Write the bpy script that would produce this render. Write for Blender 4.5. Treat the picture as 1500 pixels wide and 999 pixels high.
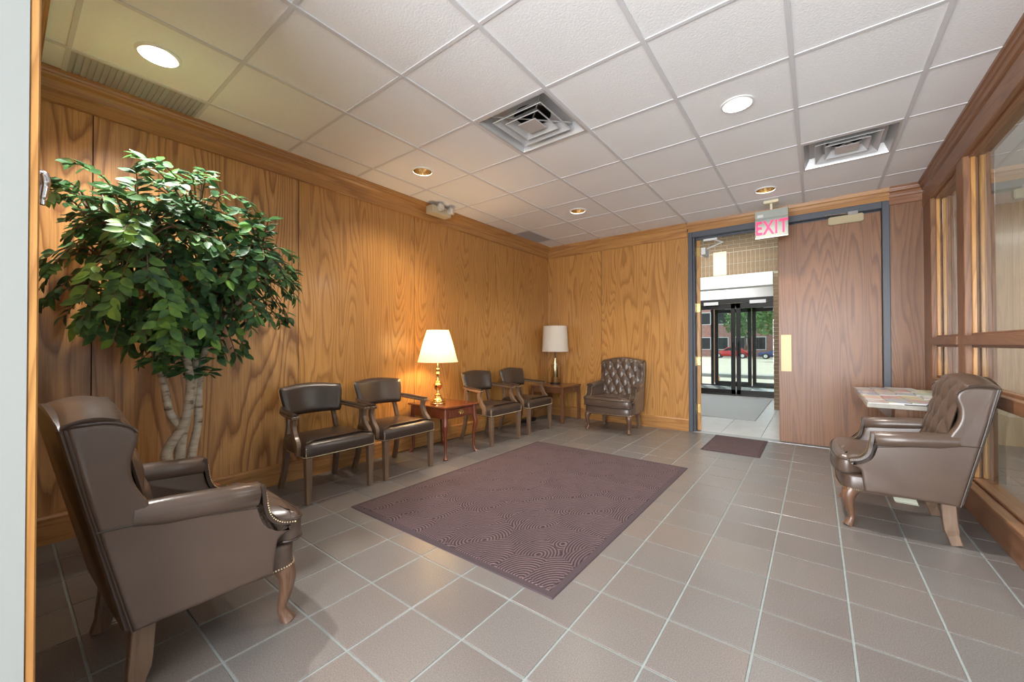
import bpy, bmesh, math, random
from mathutils import Vector, Matrix, noise
random.seed(7)
PI = math.pi; R = math.radians
S = bpy.context.scene; COL = S.collection
for o in list(bpy.data.objects): bpy.data.objects.remove(o)

# ------------------------------------------------------------------ camera
H = 1.14006; ZC = 2.7229
yaw, pitch, roll = -0.6559, 0.0093, -0.0016
cd = bpy.data.cameras.new('camera'); cam = bpy.data.objects.new('camera', cd); COL.objects.link(cam)
cd.sensor_width = 36; cd.lens = 578.7113/1500*36; cd.clip_start = .02; cd.clip_end = 400
fw = Vector((math.sin(yaw)*math.cos(pitch), math.cos(yaw)*math.cos(pitch), math.sin(pitch)))
rt = Vector((math.cos(yaw), -math.sin(yaw), 0)); up = rt.cross(fw)
r2 = rt*math.cos(roll)+up*math.sin(roll); u2 = -rt*math.sin(roll)+up*math.cos(roll)
m = Matrix.Identity(4)
for i in range(3): m[i][0] = r2[i]; m[i][1] = u2[i]; m[i][2] = -fw[i]
m.translation = (0, 0, H)
cam.matrix_world = m
S.camera = cam
# ------------------------------------------------------------------ world, sun, exposure
S.view_settings.view_transform = 'Standard'; S.view_settings.look = 'None'
S.view_settings.gamma = 1; S.view_settings.use_curve_mapping = False
S.view_settings.exposure = 1.0
w = bpy.data.worlds.new('sky'); S.world = w; w.use_nodes = True
bg = w.node_tree.nodes['Background']; bg.inputs[0].default_value = (.86, .93, 1, 1); bg.inputs[1].default_value = 1.0
def light(kind, name, loc, energy, col=(1, 1, 1), **k):
    l = bpy.data.lights.new(name, kind); l.energy = energy; l.color = col
    for a, b in k.items(): setattr(l, a, b)
    o = bpy.data.objects.new(name, l); COL.objects.link(o); o.location = loc; return o
sun = light('SUN', 'sun', (0, 30, 30), 2.6, (1, .95, .86), angle=R(1))
sun.rotation_euler = (R(42), 0, R(200))
# unseen overhead fill lights added in the lobby and the room beyond the glass
# large fill light added behind the viewpoint to brighten room and ceiling
wn = light('AREA', 'lobby_fill_light', (-.9, -3.1, 1.25), 310, (.965, .98, 1), shape='RECTANGLE', size=5.0, size_y=2.2)
wn.rotation_euler = (R(90), 0, 0)
for x, y, e in ((-2.2, -1.6, 25), (.2, -1.6, 25), (2.4, 5.0, 45)):
    a = light('AREA', 'ceiling_fill_light', (x, y, 2.66), e, (1, .98, .95), shape='RECTANGLE', size=1.2, size_y=.6)

# ------------------------------------------------------------------ helpers
class B:
    def __init__(s): s.v = []; s.f = []
    def add(s, vs, fs):
        k = len(s.v); s.v += [tuple(p) for p in vs]; s.f += [tuple(i+k for i in f) for f in fs]; return s
    def box(s, x0, y0, z0, x1, y1, z1):
        x0, x1 = sorted((x0, x1)); y0, y1 = sorted((y0, y1)); z0, z1 = sorted((z0, z1))
        return s.add([(x0,y0,z0),(x1,y0,z0),(x1,y1,z0),(x0,y1,z0),(x0,y0,z1),(x1,y0,z1),(x1,y1,z1),(x0,y1,z1)],
                     [(0,3,2,1),(4,5,6,7),(0,1,5,4),(1,2,6,5),(2,3,7,6),(3,0,4,7)])
    def rings(s, rs, cap=True, close=True):
        n = len(rs[0]); vs = [p for r in rs for p in r]; fs = []
        for i in range(len(rs)-1):
            for j in range(n if close else n-1):
                k = (j+1) % n
                fs.append((i*n+j, i*n+k, (i+1)*n+k, (i+1)*n+j))
        if cap:
            fs.append(tuple(range(n-1, -1, -1))); fs.append(tuple((len(rs)-1)*n+j for j in range(n)))
        return s.add(vs, fs)
    def tube(s, path, rad, n=10, sq=False, cap=True, up=(0, 0, 1)):
        P = [Vector(p) for p in path]
        if not isinstance(rad, (list, tuple)): rad = [rad]*len(P)
        rs = []; U = Vector(up)
        for i, p in enumerate(P):
            t = (P[min(i+1, len(P)-1)]-P[max(i-1, 0)]).normalized()
            a = t.cross(U)
            if a.length < .05: a = t.cross(Vector((1, 0, 0)))
            a.normalize(); b = a.cross(t)
            U = b
            q = rad[i]; qa, qb = q if isinstance(q, (list, tuple)) else (q, q)
            if sq: rs.append([p+a*qa*x+b*qb*y for x, y in ((-1,-1),(1,-1),(1,1),(-1,1))])
            else: rs.append([p+a*qa*math.cos(2*PI*j/n)+b*qb*math.sin(2*PI*j/n) for j in range(n)])
        return s.rings(rs, cap)
    def lathe(s, prof, n=24, c=(0, 0, 0), cap=True):
        return s.rings([[(c[0]+r*math.cos(2*PI*j/n), c[1]+r*math.sin(2*PI*j/n), c[2]+z) for j in range(n)] for r, z in prof], cap)
    def prism(s, poly, f0, f1):
        return s.rings([[f0(a, b) for a, b in poly], [f1(a, b) for a, b in poly]])
    def ball(s, c, r, n=8, k=5, sz=1):
        return s.lathe([(r*math.sin(PI*i/k)+1e-5, -r*sz*math.cos(PI*i/k)) for i in range(k+1)], n, c)
    def pillow(s, poly, layers, fn):
        n = len(poly); nor = []
        ar = sum(poly[i][0]*poly[(i+1) % n][1]-poly[(i+1) % n][0]*poly[i][1] for i in range(n))
        sg = 1 if ar > 0 else -1
        for i in range(n):
            (x0, y0), (x1, y1) = poly[i-1], poly[(i+1) % n]
            d = Vector((x1-x0, y1-y0)).normalized(); nor.append((-d.y*sg, d.x*sg))
        cx = sum(p[0] for p in poly)/n; cy = sum(p[1] for p in poly)/n
        rs = []
        for ins, h in layers:
            if ins >= 0: rs.append([fn(p[0]+q[0]*ins, p[1]+q[1]*ins, h) for p, q in zip(poly, nor)])
            else: rs.append([fn(p[0]+(cx-p[0])*-ins, p[1]+(cy-p[1])*-ins, h) for p in poly])
        return s.rings(rs)
    def mesh(s, name='m', smooth=False, bevel=0, ang=40, seg=1):
        me = bpy.data.meshes.new(name); me.from_pydata(s.v, [], s.f)
        bm = bmesh.new(); bm.from_mesh(me)
        bmesh.ops.recalc_face_normals(bm, faces=bm.faces)
        if bevel: bmesh.ops.bevel(bm, geom=[e for e in bm.edges if len(e.link_faces) == 2 and e.calc_face_angle(0) > .5], offset=bevel, segments=seg, affect='EDGES', clamp_overlap=True)
        bm.to_mesh(me); bm.free()
        if smooth:
            me.shade_smooth(); me.set_sharp_from_angle(angle=R(ang))
        return me
    def obj(s, name, mat, parent=None, smooth=False, bevel=0, ang=40, seg=1, **k):
        return link(name, s.mesh(name, smooth, bevel, ang, seg), mat, parent, **k)
def link(name, me, mat, parent=None, loc=(0, 0, 0), rz=0, kind=None, label=None):
    if mat and not me.materials: me.materials.append(mat)
    o = bpy.data.objects.new(name, me); COL.objects.link(o)
    o.location = loc; o.rotation_euler = (0, 0, rz)
    if parent: o.parent = parent
    if kind: o['kind'] = kind
    if label: o['label'] = label
    return o
def tag(o, label, cat, group=None):
    o['label'] = label; o['category'] = cat
    if group: o['group'] = group
    return o
def thing(name, label, cat, loc=(0, 0, 0), rz=0, group=None):
    o = bpy.data.objects.new(name, None); COL.objects.link(o); o.empty_display_size = .1
    o.location = loc; o.rotation_euler = (0, 0, rz)
    return tag(o, label, cat, group)
def struct(o, label=None):
    o['kind'] = 'structure'
    if label: o['label'] = label
    return o
def copy_tree(o, parent=None):
    c = o.copy(); COL.objects.link(c); c.parent = parent
    for ch in list(o.children): copy_tree(ch, c)
    return c
def bez(pts, n=8):
    """Catmull-Rom through points"""
    P = [Vector(p) for p in pts]; P = [P[0]*2-P[1]]+P+[P[-1]*2-P[-2]]; out = []
    for i in range(1, len(P)-2):
        for k in range(n):
            t = k/n; a, b, c, d = P[i-1:i+3]
            out.append(.5*((2*b)+(c-a)*t+(2*a-5*b+4*c-d)*t*t+(3*b-a-3*c+d)*t**3))
    return out+[P[-2]]
def bez2(pts, n=6): return [(p.x, p.y) for p in bez([(a, b, 0) for a, b in pts], n)]
def lerp(a, b, t): return a+(b-a)*t

# ------------------------------------------------------------------ materials
class NT:
    def __init__(s, name):
        s.m = bpy.data.materials.new(name); s.m.use_nodes = True; s.t = s.m.node_tree
        s.p = s.t.nodes['Principled BSDF']; s.out = s.t.nodes['Material Output']
    def n(s, typ, props=None, **inp):
        nd = s.t.nodes.new('ShaderNode'+typ)
        for k, v in (props or {}).items(): setattr(nd, k, v)
        for k, v in inp.items():
            k = int(k[1:]) if k[0] == '_' else k
            if isinstance(v, bpy.types.NodeSocket): s.t.links.new(v, nd.inputs[k])
            else: nd.inputs[k].default_value = v
        return nd
    def set(s, name, v):
        if isinstance(v, bpy.types.NodeSocket): s.t.links.new(v, s.p.inputs[name])
        else: s.p.inputs[name].default_value = v
    def ramp(s, fac, stops, interp='LINEAR'):
        nd = s.n('ValToRGB', None, Fac=fac); r = nd.color_ramp; r.interpolation = interp
        while len(r.elements) < len(stops): r.elements.new(.5)
        for e, (p, c) in zip(r.elements, stops): e.position = p; e.color = (*c, 1) if len(c) == 3 else c
        return nd.outputs[0]
    def bump(s, h, st=.2, d=.01):
        s.set('Normal', s.n('Bump', None, Height=h, Strength=st, Distance=d).outputs[0])
def mat(name, col, rough=.5, metal=0, noise_amt=0, nscale=30, bump=0, bscale=200, coat=0, emit=None, es=0):
    t = NT(name); t.set('Roughness', rough); t.set('Metallic', metal); t.set('Base Color', (*col, 1))
    if coat: t.set('Coat Weight', coat); t.set('Coat Roughness', .08)
    if noise_amt or bump:
        tc = t.n('TexCoord').outputs['Object']
    if noise_amt:
        nz = t.n('TexNoise', None, Vector=tc, Scale=nscale, Detail=4).outputs[0]
        t.set('Base Color', t.ramp(nz, [(.25, tuple(c*(1-noise_amt) for c in col)), (.75, tuple(min(1, c*(1+noise_amt)) for c in col))]))
    if bump:
        nb = t.n('TexNoise', None, Vector=tc, Scale=bscale, Detail=3).outputs[0]; t.bump(nb, bump, .004)
    if emit: t.set('Emission Color', (*emit, 1)); t.set('Emission Strength', es)
    return t.m
def wood(name, light_c, dark_c, axis='z', freq=9, across=2.6, along=.28, contrast=1.0, rough=.34, coat=.25):
    t = NT(name); tc = t.n('TexCoord').outputs['Object']
    rnd = t.n('ObjectInfo').outputs['Random']
    wv = t.n('Math', {'operation': 'MULTIPLY'}, _0=rnd, _1=37.0).outputs[0]
    sc = {'z': (across, across, along), 'y': (across, along, across), 'x': (along, across, across)}[axis]
    mp = t.n('Mapping', None, Vector=tc, Scale=sc).outputs[0]
    big = t.n('TexNoise', {'noise_dimensions': '4D'}, Vector=mp, W=wv, Scale=1.0, Detail=1.5, Roughness=.45, Distortion=.25).outputs[0]
    wig = t.n('TexNoise', {'noise_dimensions': '4D'}, Vector=mp, W=wv, Scale=9.0, Detail=3).outputs[0]
    a = t.n('Math', {'operation': 'MULTIPLY'}, _0=big, _1=float(freq)).outputs[0]
    a2 = t.n('Math', {'operation': 'MULTIPLY_ADD'}, _0=wig, _1=.75, _2=a).outputs[0]
    fr = t.n('Math', {'operation': 'FRACT'}, _0=a2).outputs[0]
    lines = t.ramp(fr, [(0, (.05,)*3), (.12, (.25,)*3), (.38, (.85,)*3), (.85, (1, 1, 1)), (1, (.3,)*3)])
    sp = {'z': (160, 160, 3.5), 'y': (160, 3.5, 160), 'x': (3.5, 160, 160)}[axis]
    pm = t.n('Mapping', None, Vector=tc, Scale=sp).outputs[0]
    pore = t.n('TexNoise', None, Vector=pm, Scale=1.0, Detail=3).outputs[0]
    pr = t.ramp(pore, [(.32, (.55,)*3), (.55, (1, 1, 1))])
    f1 = t.n('Mix', {'data_type': 'FLOAT'}, _0=float(contrast), _2=1.0, _3=lines).outputs[0]
    fac = t.n('Math', {'operation': 'MULTIPLY'}, _0=f1, _1=pr).outputs[0]
    tone = t.n('TexNoise', {'noise_dimensions': '4D'}, Vector=mp, W=wv, Scale=.6, Detail=1).outputs[0]
    lc2 = tuple(c*.82 for c in light_c)
    lc = t.ramp(tone, [(.3, lc2), (.7, light_c)])
    mx = t.n('Mix', {'data_type': 'RGBA'}, _0=fac, _6=(*dark_c, 1), _7=lc).outputs[2]
    t.set('Base Color', mx); t.set('Roughness', rough); t.set('Coat Weight', coat); t.set('Coat Roughness', .15)
    t.bump(fac, .06, .002)
    return t.m
def leather(name, c):
    t = NT(name); tc = t.n('TexCoord').outputs['Object']
    nz = t.n('TexNoise', None, Vector=tc, Scale=7.0, Detail=3).outputs[0]
    t.set('Base Color', t.ramp(nz, [(.3, tuple(x*.92 for x in c)), (.7, tuple(x*1.08 for x in c))]))
    t.set('Roughness', .29); t.set('Specular IOR Level', .6)
    v = t.n('TexVoronoi', None, Vector=tc, Scale=260.0).outputs[0]; t.bump(v, .08, .002)
    return t.m
def glass(name, tint=(.93, .97, .96)):
    t = NT(name); tr = t.n('BsdfTransparent', None, Color=(*tint, 1)); gl = t.n('BsdfGlossy', None, Roughness=.0)
    fz = t.n('Fresnel', None, IOR=1.52)
    fb = t.n('Math', {'operation': 'SUBTRACT'}, _0=1.0, _1=t.n('NewGeometry').outputs['Backfacing']).outputs[0]
    f2 = t.n('Math', {'operation': 'MULTIPLY'}, _0=fb, _1=1.7).outputs[0]
    fa = t.n('Math', {'operation': 'MULTIPLY', 'use_clamp': True}, _0=fz.outputs[0], _1=f2).outputs[0]
    mx = t.n('MixShader', None, _0=fa, _1=tr.outputs[0], _2=gl.outputs[0])
    t.t.links.new(mx.outputs[0], t.out.inputs[0]); return t.m
M = {}
OAKL, OAKD = (.50, .235, .070), (.235, .085, .018)
M['oak_bold'] = wood('oak panel bold', (.62, .325, .110), (.22, .083, .023), 'z', 27, 2.4, .30, .9)
M['oak'] = wood('oak panel', (.585, .295, .086), (.30, .125, .030), 'z', 34, 3.4, .36, .8)
M['oak_y'] = wood('oak trim along y', (.50, .25, .080), (.27, .11, .033), 'y', 8, 7, .5, .7)
M['oak_x'] = wood('oak trim along x', (.50, .25, .080), (.27, .11, .033), 'x', 8, 7, .5, .7)
BRL, BRD = (.285, .132, .058), (.125, .048, .020)
M['brown'] = wood('brown oak', BRL, BRD, 'z', 26, 3.4, .30, .85, .4, .08)
M['brown_y'] = wood('brown oak along y', (.26, .12, .054), (.135, .054, .024), 'y', 14, 8, .5, .7, .38, .1)
M['brown_x'] = wood('brown oak along x', (.31, .14, .068), (.16, .062, .03), 'x', 8, 8, .5, .7)
M['gap'] = mat('panel gap', (.05, .02, .008), .8)
M['leather'] = leather('brown leather', (.088, .058, .043))
M['leather2'] = leather('dark brown leather', (.046, .030, .022))
M['walnut'] = wood('walnut legs', (.16, .085, .05), (.07, .032, .018), 'z', 6, 12, 1.5, .6, .35, .3)
M['greywood'] = wood('grey brown chair wood', (.20, .125, .078), (.11, .062, .036), 'z', 6, 14, 1.5, .6, .38, .2)
M['mahog'] = wood('mahogany', (.20, .048, .018), (.10, .02, .009), 'z', 5, 8, 1, .5, .22, .5)
M['mahog_x'] = wood('mahogany top', (.23, .062, .022), (.12, .028, .01), 'x', 5, 8, 1, .5, .18, .6)
M['tabwood'] = wood('side table wood', (.20, .085, .038), (.11, .04, .018), 'x', 5, 8, 1, .5, .3, .3)
M['brass'] = mat('polished brass', (.83, .60, .25), .16, 1)
M['nail'] = mat('brass nails', (.75, .62, .40), .3, 1)
M['chrome'] = mat('chrome', (.7, .7, .72), .15, 1)
M['gunmetal'] = mat('dark grey painted steel', (.075, .085, .105), .4)
M['black'] = mat('black', (.01, .01, .011), .4)
M['dark'] = mat('dark bronze aluminium', (.022, .021, .02), .35, .3)
M['white'] = mat('white paint', (.80, .81, .80), .55)
M['wallwhite'] = mat('white painted wall', (.62, .66, .655), .6, noise_amt=.02)
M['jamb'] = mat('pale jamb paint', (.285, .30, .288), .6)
M['ceil'] = mat('ceiling tile', (.85, .855, .865), .85, noise_amt=.02, nscale=60, bump=.35, bscale=90)
M['tbar'] = mat('ceiling grid bar', (.66, .66, .68), .45)
M['cream'] = mat('cream plastic', (.72, .66, .48), .5)
M['beige'] = mat('beige metal', (.36, .26, .13), .35, .3)
M['ventm'] = mat('vent aluminium', (.62, .63, .64), .35, .35)
M['grout'] = mat('grey grout', (.27, .305, .295), .8, noise_amt=.1)
M['glass'] = glass('window glass')
def tile_mat():
    t = NT('quarry tile'); tc = t.n('TexCoord').outputs['Object']; rnd = t.n('ObjectInfo').outputs['Random']
    g = t.n('TexNoise', None, Vector=tc, Scale=220.0, Detail=2).outputs[0]
    b = t.n('TexNoise', None, Vector=t.n('NewGeometry').outputs['Position'], Scale=1.1, Detail=2).outputs[0]
    s1 = t.n('Math', {'operation': 'MULTIPLY_ADD'}, _0=rnd, _1=.45, _2=b).outputs[0]
    base = t.ramp(s1, [(.35, (.165, .142, .132)), (.65, (.182, .170, .162)), (1.0, (.195, .168, .152))])
    sp = t.ramp(g, [(.35, (.72,)*3), (.65, (1.1,)*3)])
    t.set('Base Color', t.n('Mix', {'data_type': 'RGBA', 'blend_type': 'MULTIPLY'}, _0=1.0, _6=base, _7=sp).outputs[2])
    t.set('Roughness', .30); t.bump(g, .06, .001); return t.m
M['tile'] = tile_mat()
M['halltile'] = mat('pale hall tile', (.62, .63, .63), .3, noise_amt=.06, nscale=5)
def mat_rug(name, c0, c1):
    t = NT(name); tc = t.n('TexCoord').outputs['Object']
    v = t.n('TexVoronoi', {'voronoi_dimensions': '2D'}, Vector=t.n('Mapping', None, Vector=tc, Scale=(1, .72, 1)).outputs[0], Scale=6.0, Randomness=.95)
    mpv = t.n('Mapping', None, Vector=tc, Scale=(1, .72, 1)).outputs[0]
    ps = t.n('VectorMath', {'operation': 'ADD'}, _0=v.outputs['Position'], _1=(.075, -.055, 0)).outputs[0]
    df = t.n('VectorMath', {'operation': 'DISTANCE'}, _0=mpv, _1=ps).outputs['Value']
    d = t.n('Math', {'operation': 'MULTIPLY'}, _0=df, _1=400.0).outputs[0]
    sn = t.n('Math', {'operation': 'SINE'}, _0=d).outputs[0]
    h = t.n('MapRange', None, Value=sn, _1=-1.0, _2=1.0).outputs[0]
    g = t.n('TexNoise', None, Vector=tc, Scale=420.0, Detail=2).outputs[0]
    col = t.ramp(h, [(.1, c0), (.9, c1)])
    sp = t.ramp(g, [(.3, (.6,)*3), (.7, (1.25,)*3)])
    t.set('Base Color', t.n('Mix', {'data_type': 'RGBA', 'blend_type': 'MULTIPLY'}, _0=1.0, _6=col, _7=sp).outputs[2])
    t.set('Roughness', .95); t.bump(h, .9, .006); return t.m
M['rug'] = mat_rug('purple brown ribbed mat', (.034, .020, .024), (.160, .100, .106))
M['rugedge'] = mat('mat edging', (.058, .038, .044), .9, noise_amt=.25, nscale=300)
M['hallmat'] = mat('grey hall mat', (.42, .45, .46), .95, noise_amt=.08, nscale=200)

# ================================================================== the setting
XL, YB, YF = -3.51, 5.53, .04
# ---- floor with its tiles
floor = struct(B().box(-3.6, -3.2, -.1, 4.2, 5.62, -.0035).obj('floor', M['grout']), 'grey brown square tile floor with pale grout')
TS, GX, GY, GW = .3003, -1.9966, 1.09976, .0085
tm = {}
def tile_mesh(w, d):
    k = (round(w, 3), round(d, 3))
    if k not in tm:
        tm[k] = B().rings([[(sx*(w/2), sy*(d/2), -.02) for sx, sy in ((-1,-1),(1,-1),(1,1),(-1,1))],
                           [(sx*(w/2), sy*(d/2), -.0015) for sx, sy in ((-1,-1),(1,-1),(1,1),(-1,1))],
                           [(sx*(w/2-.002), sy*(d/2-.002), 0) for sx, sy in ((-1,-1),(1,-1),(1,1),(-1,1))]]).mesh('floor_tile')
    return tm[k]
rest = B()
for a in range(-5, 16):
    for b in range(-14, 15):
        x0, x1 = GX+a*TS+GW/2, GX+(a+1)*TS-GW/2; y0, y1 = GY+b*TS+GW/2, GY+(b+1)*TS-GW/2
        if b == 14: y1 = 5.595
        if -4 <= b and a <= 9:
            link('floor_tile', tile_mesh(x1-x0, y1-y0), M['tile'], floor, ((x0+x1)/2, (y0+y1)/2, 0))
        else: rest.box(x0, y0, -.02, x1, y1, 0)
rest.obj('floor_tiles_far', M['tile'], floor, kind='stuff')

# ---- left wall
wl = struct(B().box(XL-.15, -.1, 0, XL-.008, YB+.15, 2.9).obj('wall_left', M['gap']), 'left wall clad in golden oak veneer panels')
seams = [YF, .346, 1.564, 2.796, 4.032, YB]
for i in range(5):
    bold = i < 2
    B().box(XL-.009, seams[i]+(.003 if i else 0), .1, XL, seams[i+1]-.003, 2.6).obj('wall_panel', M['oak_bold' if bold else 'oak'], wl)
# ---- back wall
wb = struct(B().box(XL, YB+.008, 0, -1.325, YB+.13, 2.9).box(.60, YB+.008, 0, .84, YB+.13, 2.9).box(-1.325, YB+.008, 2.61, .60, YB+.13, 2.9)
            .obj('wall_back', M['gap']), 'back wall clad in oak veneer panels around a double doorway')
for x0, x1, k in ((XL, -2.561, 'oak'), (-2.555, -1.325, 'oak'), (.603, .84, 'brown')):
    B().box(x0, YB, .1 if k == 'oak' else 0, x1, YB+.009, 2.62).obj('wall_panel', M[k], wb)
B().box(-1.325, YB-.012, 2.605, .60, YB+.009, 2.66).obj('head_board', M['oak_x'], wb)
# ---- front wall beside the viewpoint
wf = struct(B().box(XL, -.10, 0, -1.45, YF, 2.9).obj('wall_front', M['jamb']), 'white painted end of the front wall')
B().box(XL, YF, .0, -1.56, YF+.006, 2.7).obj('wall_panel', M['oak'], wf)
struct(B().box(-1.56, YF, 0, -1.452, YF+.017, 2.66).obj('trim_1', M['oak'], bevel=.003), 'narrow oak door casing at the left edge')
# ---- crown, baseboards
CR = [(0,2.552),(.020,2.552),(.024,2.556),(.024,2.622),(.031,2.630),(.034,2.650),(.045,2.668),(.066,2.682),(.070,2.692),(.078,2.697),(.082,2.708),(.088,2.710),(.088,ZC+.01),(0,ZC+.01)]
struct(B().prism(CR, lambda d, z: (XL+d, YF+.01, z), lambda d, z: (XL+d, YB-.005, z)).obj('trim_2', M['oak_y']), 'stepped oak crown moulding along the left wall')
struct(B().prism(CR, lambda d, z: (XL+.02, YB-d*.7, z), lambda d, z: (-1.335, YB-d*.7, z)).obj('trim_3', M['oak_x']), 'oak crown moulding left of the doorway')
CR2 = [(0, 2.655), (.02, 2.655), (.03, 2.68), (.04, 2.69), (.045, ZC+.01), (0, ZC+.01)]
struct(B().prism(CR2, lambda d, z: (-1.335, YB-d, z), lambda d, z: (.60, YB-d, z)).obj('trim_4', M['oak_x']), 'shallow oak moulding over the doorway')
struct(B().prism(CR, lambda d, z: (.60, YB-d*.7, z), lambda d, z: (.86, YB-d*.7, z)).obj('trim_5', M['brown_x']), 'brown crown moulding right of the doorway')
struct(B().prism(CR, lambda d, z: (XL+.02, YF+.006+d, z), lambda d, z: (-1.45, YF+.006+d, z)).obj('trim_6', M['oak_x']), 'oak crown moulding on the front wall')
BB = [(0, 0), (.018, 0), (.018, .148), (.010, .160), (0, .162)]
struct(B().prism(BB, lambda d, z: (XL+d, YF+.02, z), lambda d, z: (XL+d, YB, z)).obj('baseboard_left', M['oak_y']), 'oak baseboard along the left wall')
struct(B().prism(BB, lambda d, z: (XL+.02, YB-d, z), lambda d, z: (-1.325, YB-d, z)).obj('baseboard_back', M['oak_x']), 'oak baseboard along the back wall')
# ---- right wall: timber frame with glass
XR = .84
wr = struct(B().box(.815, -.6, 0, .995, 5.52, .17).box(.80, -.6, .165, .90, 5.52, .19).box(.86, -.6, .19, .92, 5.52, .205).obj('wall_right', M['brown_y'], bevel=.004), 'right partition of brown timber framing and glass')
for y0, y1 in ((5.22, 5.525), (4.20, 4.37), (2.1, 2.27), (.0, .17)):
    p = B().box(XR, y0, .17, .990, y1, 2.482).obj('post', M['brown'], wr, bevel=.004)
    for q in (y0-.022, y1):
        if q < 5.4: B().box(XR+.035, q, .205, XR+.058, q+.022, 2.5).box(XR+.082, q, .205, XR+.105, q+.022, 2.5).obj('glazing_bead', M['oak'], p, bevel=.003)
B().box(XR-.005, -.6, 2.48, .995, 5.52, 2.62).box(XR+.03, -.6, 2.46, XR+.11, 5.52, 2.485).obj('header', M['brown_y'], wr, bevel=.004)
for y0, y1 in ((4.37, 5.22), (2.27, 4.20), (.17, 2.1)):
    for z0, z1 in ((1.133, 1.200), (.765, .840)):
        B().box(XR-.012, y0, z0, .985, y1, z1).box(XR+.035, y0, z1-.004, XR+.058, y1, z1+.018).box(XR+.035, y0, z0-.018, XR+.058, y1, z0+.004).obj('rail', M['brown_y'], wr, bevel=.003)
    for z0, z1 in ((.19, .77), (.835, 1.135), (1.195, 2.49)):
        B().box(XR+.066, y0-.01, z0, XR+.072, y1+.01, z1).obj('glass_pane', M['glass'], wr)
CRR = [(0,2.50),(.02,2.50),(.03,2.53),(.03,2.60),(.045,2.61),(.05,2.635),(.07,2.65),(.075,2.672),(.085,2.68),(.09,2.70),(.10,2.705),(.10,ZC+.01),(0,ZC+.01)]
struct(B().prism(CRR, lambda d, z: (.90-d, -.6, z), lambda d, z: (.90-d, 5.50, z)).obj('trim_7', M['brown_y']), 'heavy brown crown moulding over the glass partition')
# ---- room beyond the glass
M['sideoak'] = wood('side room oak', (.50, .37, .23), (.32, .21, .12), 'z', 11, 4, .3, .7)
ws = struct(B().box(.85, 6.9, 0, 1.235, 7.0, 2.9).box(1.315, 6.9, 0, 4.2, 7.0, 2.9).box(1.235, 6.9, 0, 1.315, 7.0, .80).box(1.235, 6.9, 2.64, 1.315, 7.0, 2.9).box(.75, 5.67, 0, .85, 7.0, 2.9)
            .obj('wall_beyond_glass', M['sideoak']), 'wood wall of the dim room beyond the glass')
B().box(1.235, 6.94, .80, 1.315, 6.946, 2.64).obj('glass_pane', M['glass'], ws)
B().box(1.235, 6.93, 1.80, 1.315, 6.96, 1.84).obj('muntin', M['dark'], ws)
struct(B().box(4.2, -3.2, 0, 4.3, 7.0, .9).box(4.2, -3.2, 2.3, 4.3, 7, 2.9).box(4.2, 3.5, .9, 4.3, 7, 2.3).obj('wall_far_right', M['wallwhite']), 'far wall of the room beyond the glass')
struct(B().box(.62, 5.62, -.1, 4.2, 7.0, 0).obj('floor_beyond_glass', M['tile']), 'floor of the room beyond the glass')

# unseen lobby walls added to shut out sky light, open at the fill light
struct(B().box(-3.6, -3.3, 0, 4.3, -3.2, .15).box(-3.6, -3.3, 2.35, 4.3, -3.2, 2.9).box(-3.6, -3.3, .15, -3.4, -3.2, 2.35).box(1.6, -3.3, .15, 4.3, -3.2, 2.35).box(-3.7, -3.3, 0, -3.6, -.1, 2.9).obj('wall_lobby_added', M['wallwhite']), 'unseen lobby walls added behind the viewpoint around the fill light opening')
# ---- ceiling: slab, grid bars, tiles
ce = struct(B().box(-3.7, -3.2, ZC+.16, 4.3, 7.0, ZC+.25).obj('ceiling', M['white']), 'suspended ceiling of square white tiles in a metal grid')
CT, CX, CY = .6096, -1.92505, 1.43783
cxs = [XL+.03]+[CX+CT*c for c in range(-2, 5)]+[.86]
cys = [YF+.03]+[CY+CT*d for d in range(-2, 7)]+[YB-.02]
for x in cxs[1:-1]: B().box(x-.012, cys[0], ZC-.002, x+.012, cys[-1], ZC+.03).obj('grid_bar', M['tbar'], ce)
for y in cys[1:-1]: B().box(cxs[0], y-.010, ZC, cxs[-1], y+.010, ZC+.03).obj('grid_bar', M['tbar'], ce)
holes = {(-2, -2): 1, (2, 2): 1, (-2, 1): 1, (-1, 4): 1, (2, 5): 1}
vents = {(0, 1), (3, 4)}; louv = {(-3, -2), (-3, 5)}
M['louvre'] = mat('grey ribbed light lens', (.42, .43, .45), .5)
ctm = {}
HR = .088
def ceil_mesh(w, d, hole):
    k = (round(w, 3), round(d, 3), hole)
    if k in ctm: return ctm[k]
    b = B()
    if not hole: b.box(-w/2, -d/2, 0, w/2, d/2, .015)
    else:
        n = 32; o = []; i = []
        for j in range(n):
            a = 2*PI*j/n; s = 1/max(abs(math.cos(a)), abs(math.sin(a)))
            o.append((w/2*s*math.cos(a), d/2*s*math.sin(a))); i.append((HR*math.cos(a), HR*math.sin(a)))
        b.rings([[(*p, .015) for p in i], [(*p, 0) for p in i], [(*p, 0) for p in o], [(*p, .015) for p in o]], cap=False)
    ctm[k] = b.mesh('ceiling_tile'); return ctm[k]
for i in range(len(cxs)-1):
    for j in range(len(cys)-1):
        key = (i-3, j-3)
        if key in vents: continue
        x0, x1, y0, y1 = cxs[i]+.006, cxs[i+1]-.006, cys[j]+.005, cys[j+1]-.005
        c = ((x0+x1)/2, (y0+y1)/2, ZC+.004)
        if key in louv:
            b = B(); n = int((y1-y0)/.026)
            for q in range(n): yy = y0+(y1-y0)*(q+.5)/n; b.box(x0, yy-.009, ZC+.002, x1, yy+.009, ZC+.012)
            b.box(x0, y0, ZC+.008, x1, y1, ZC+.02)
            b.obj('light_lens', M['louvre'], ce, label='grey ribbed light lens beside the left crown'); continue
        link('ceiling_tile', ceil_mesh(x1-x0, y1-y0, key in holes), M['ceil'], ce, c)
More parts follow.
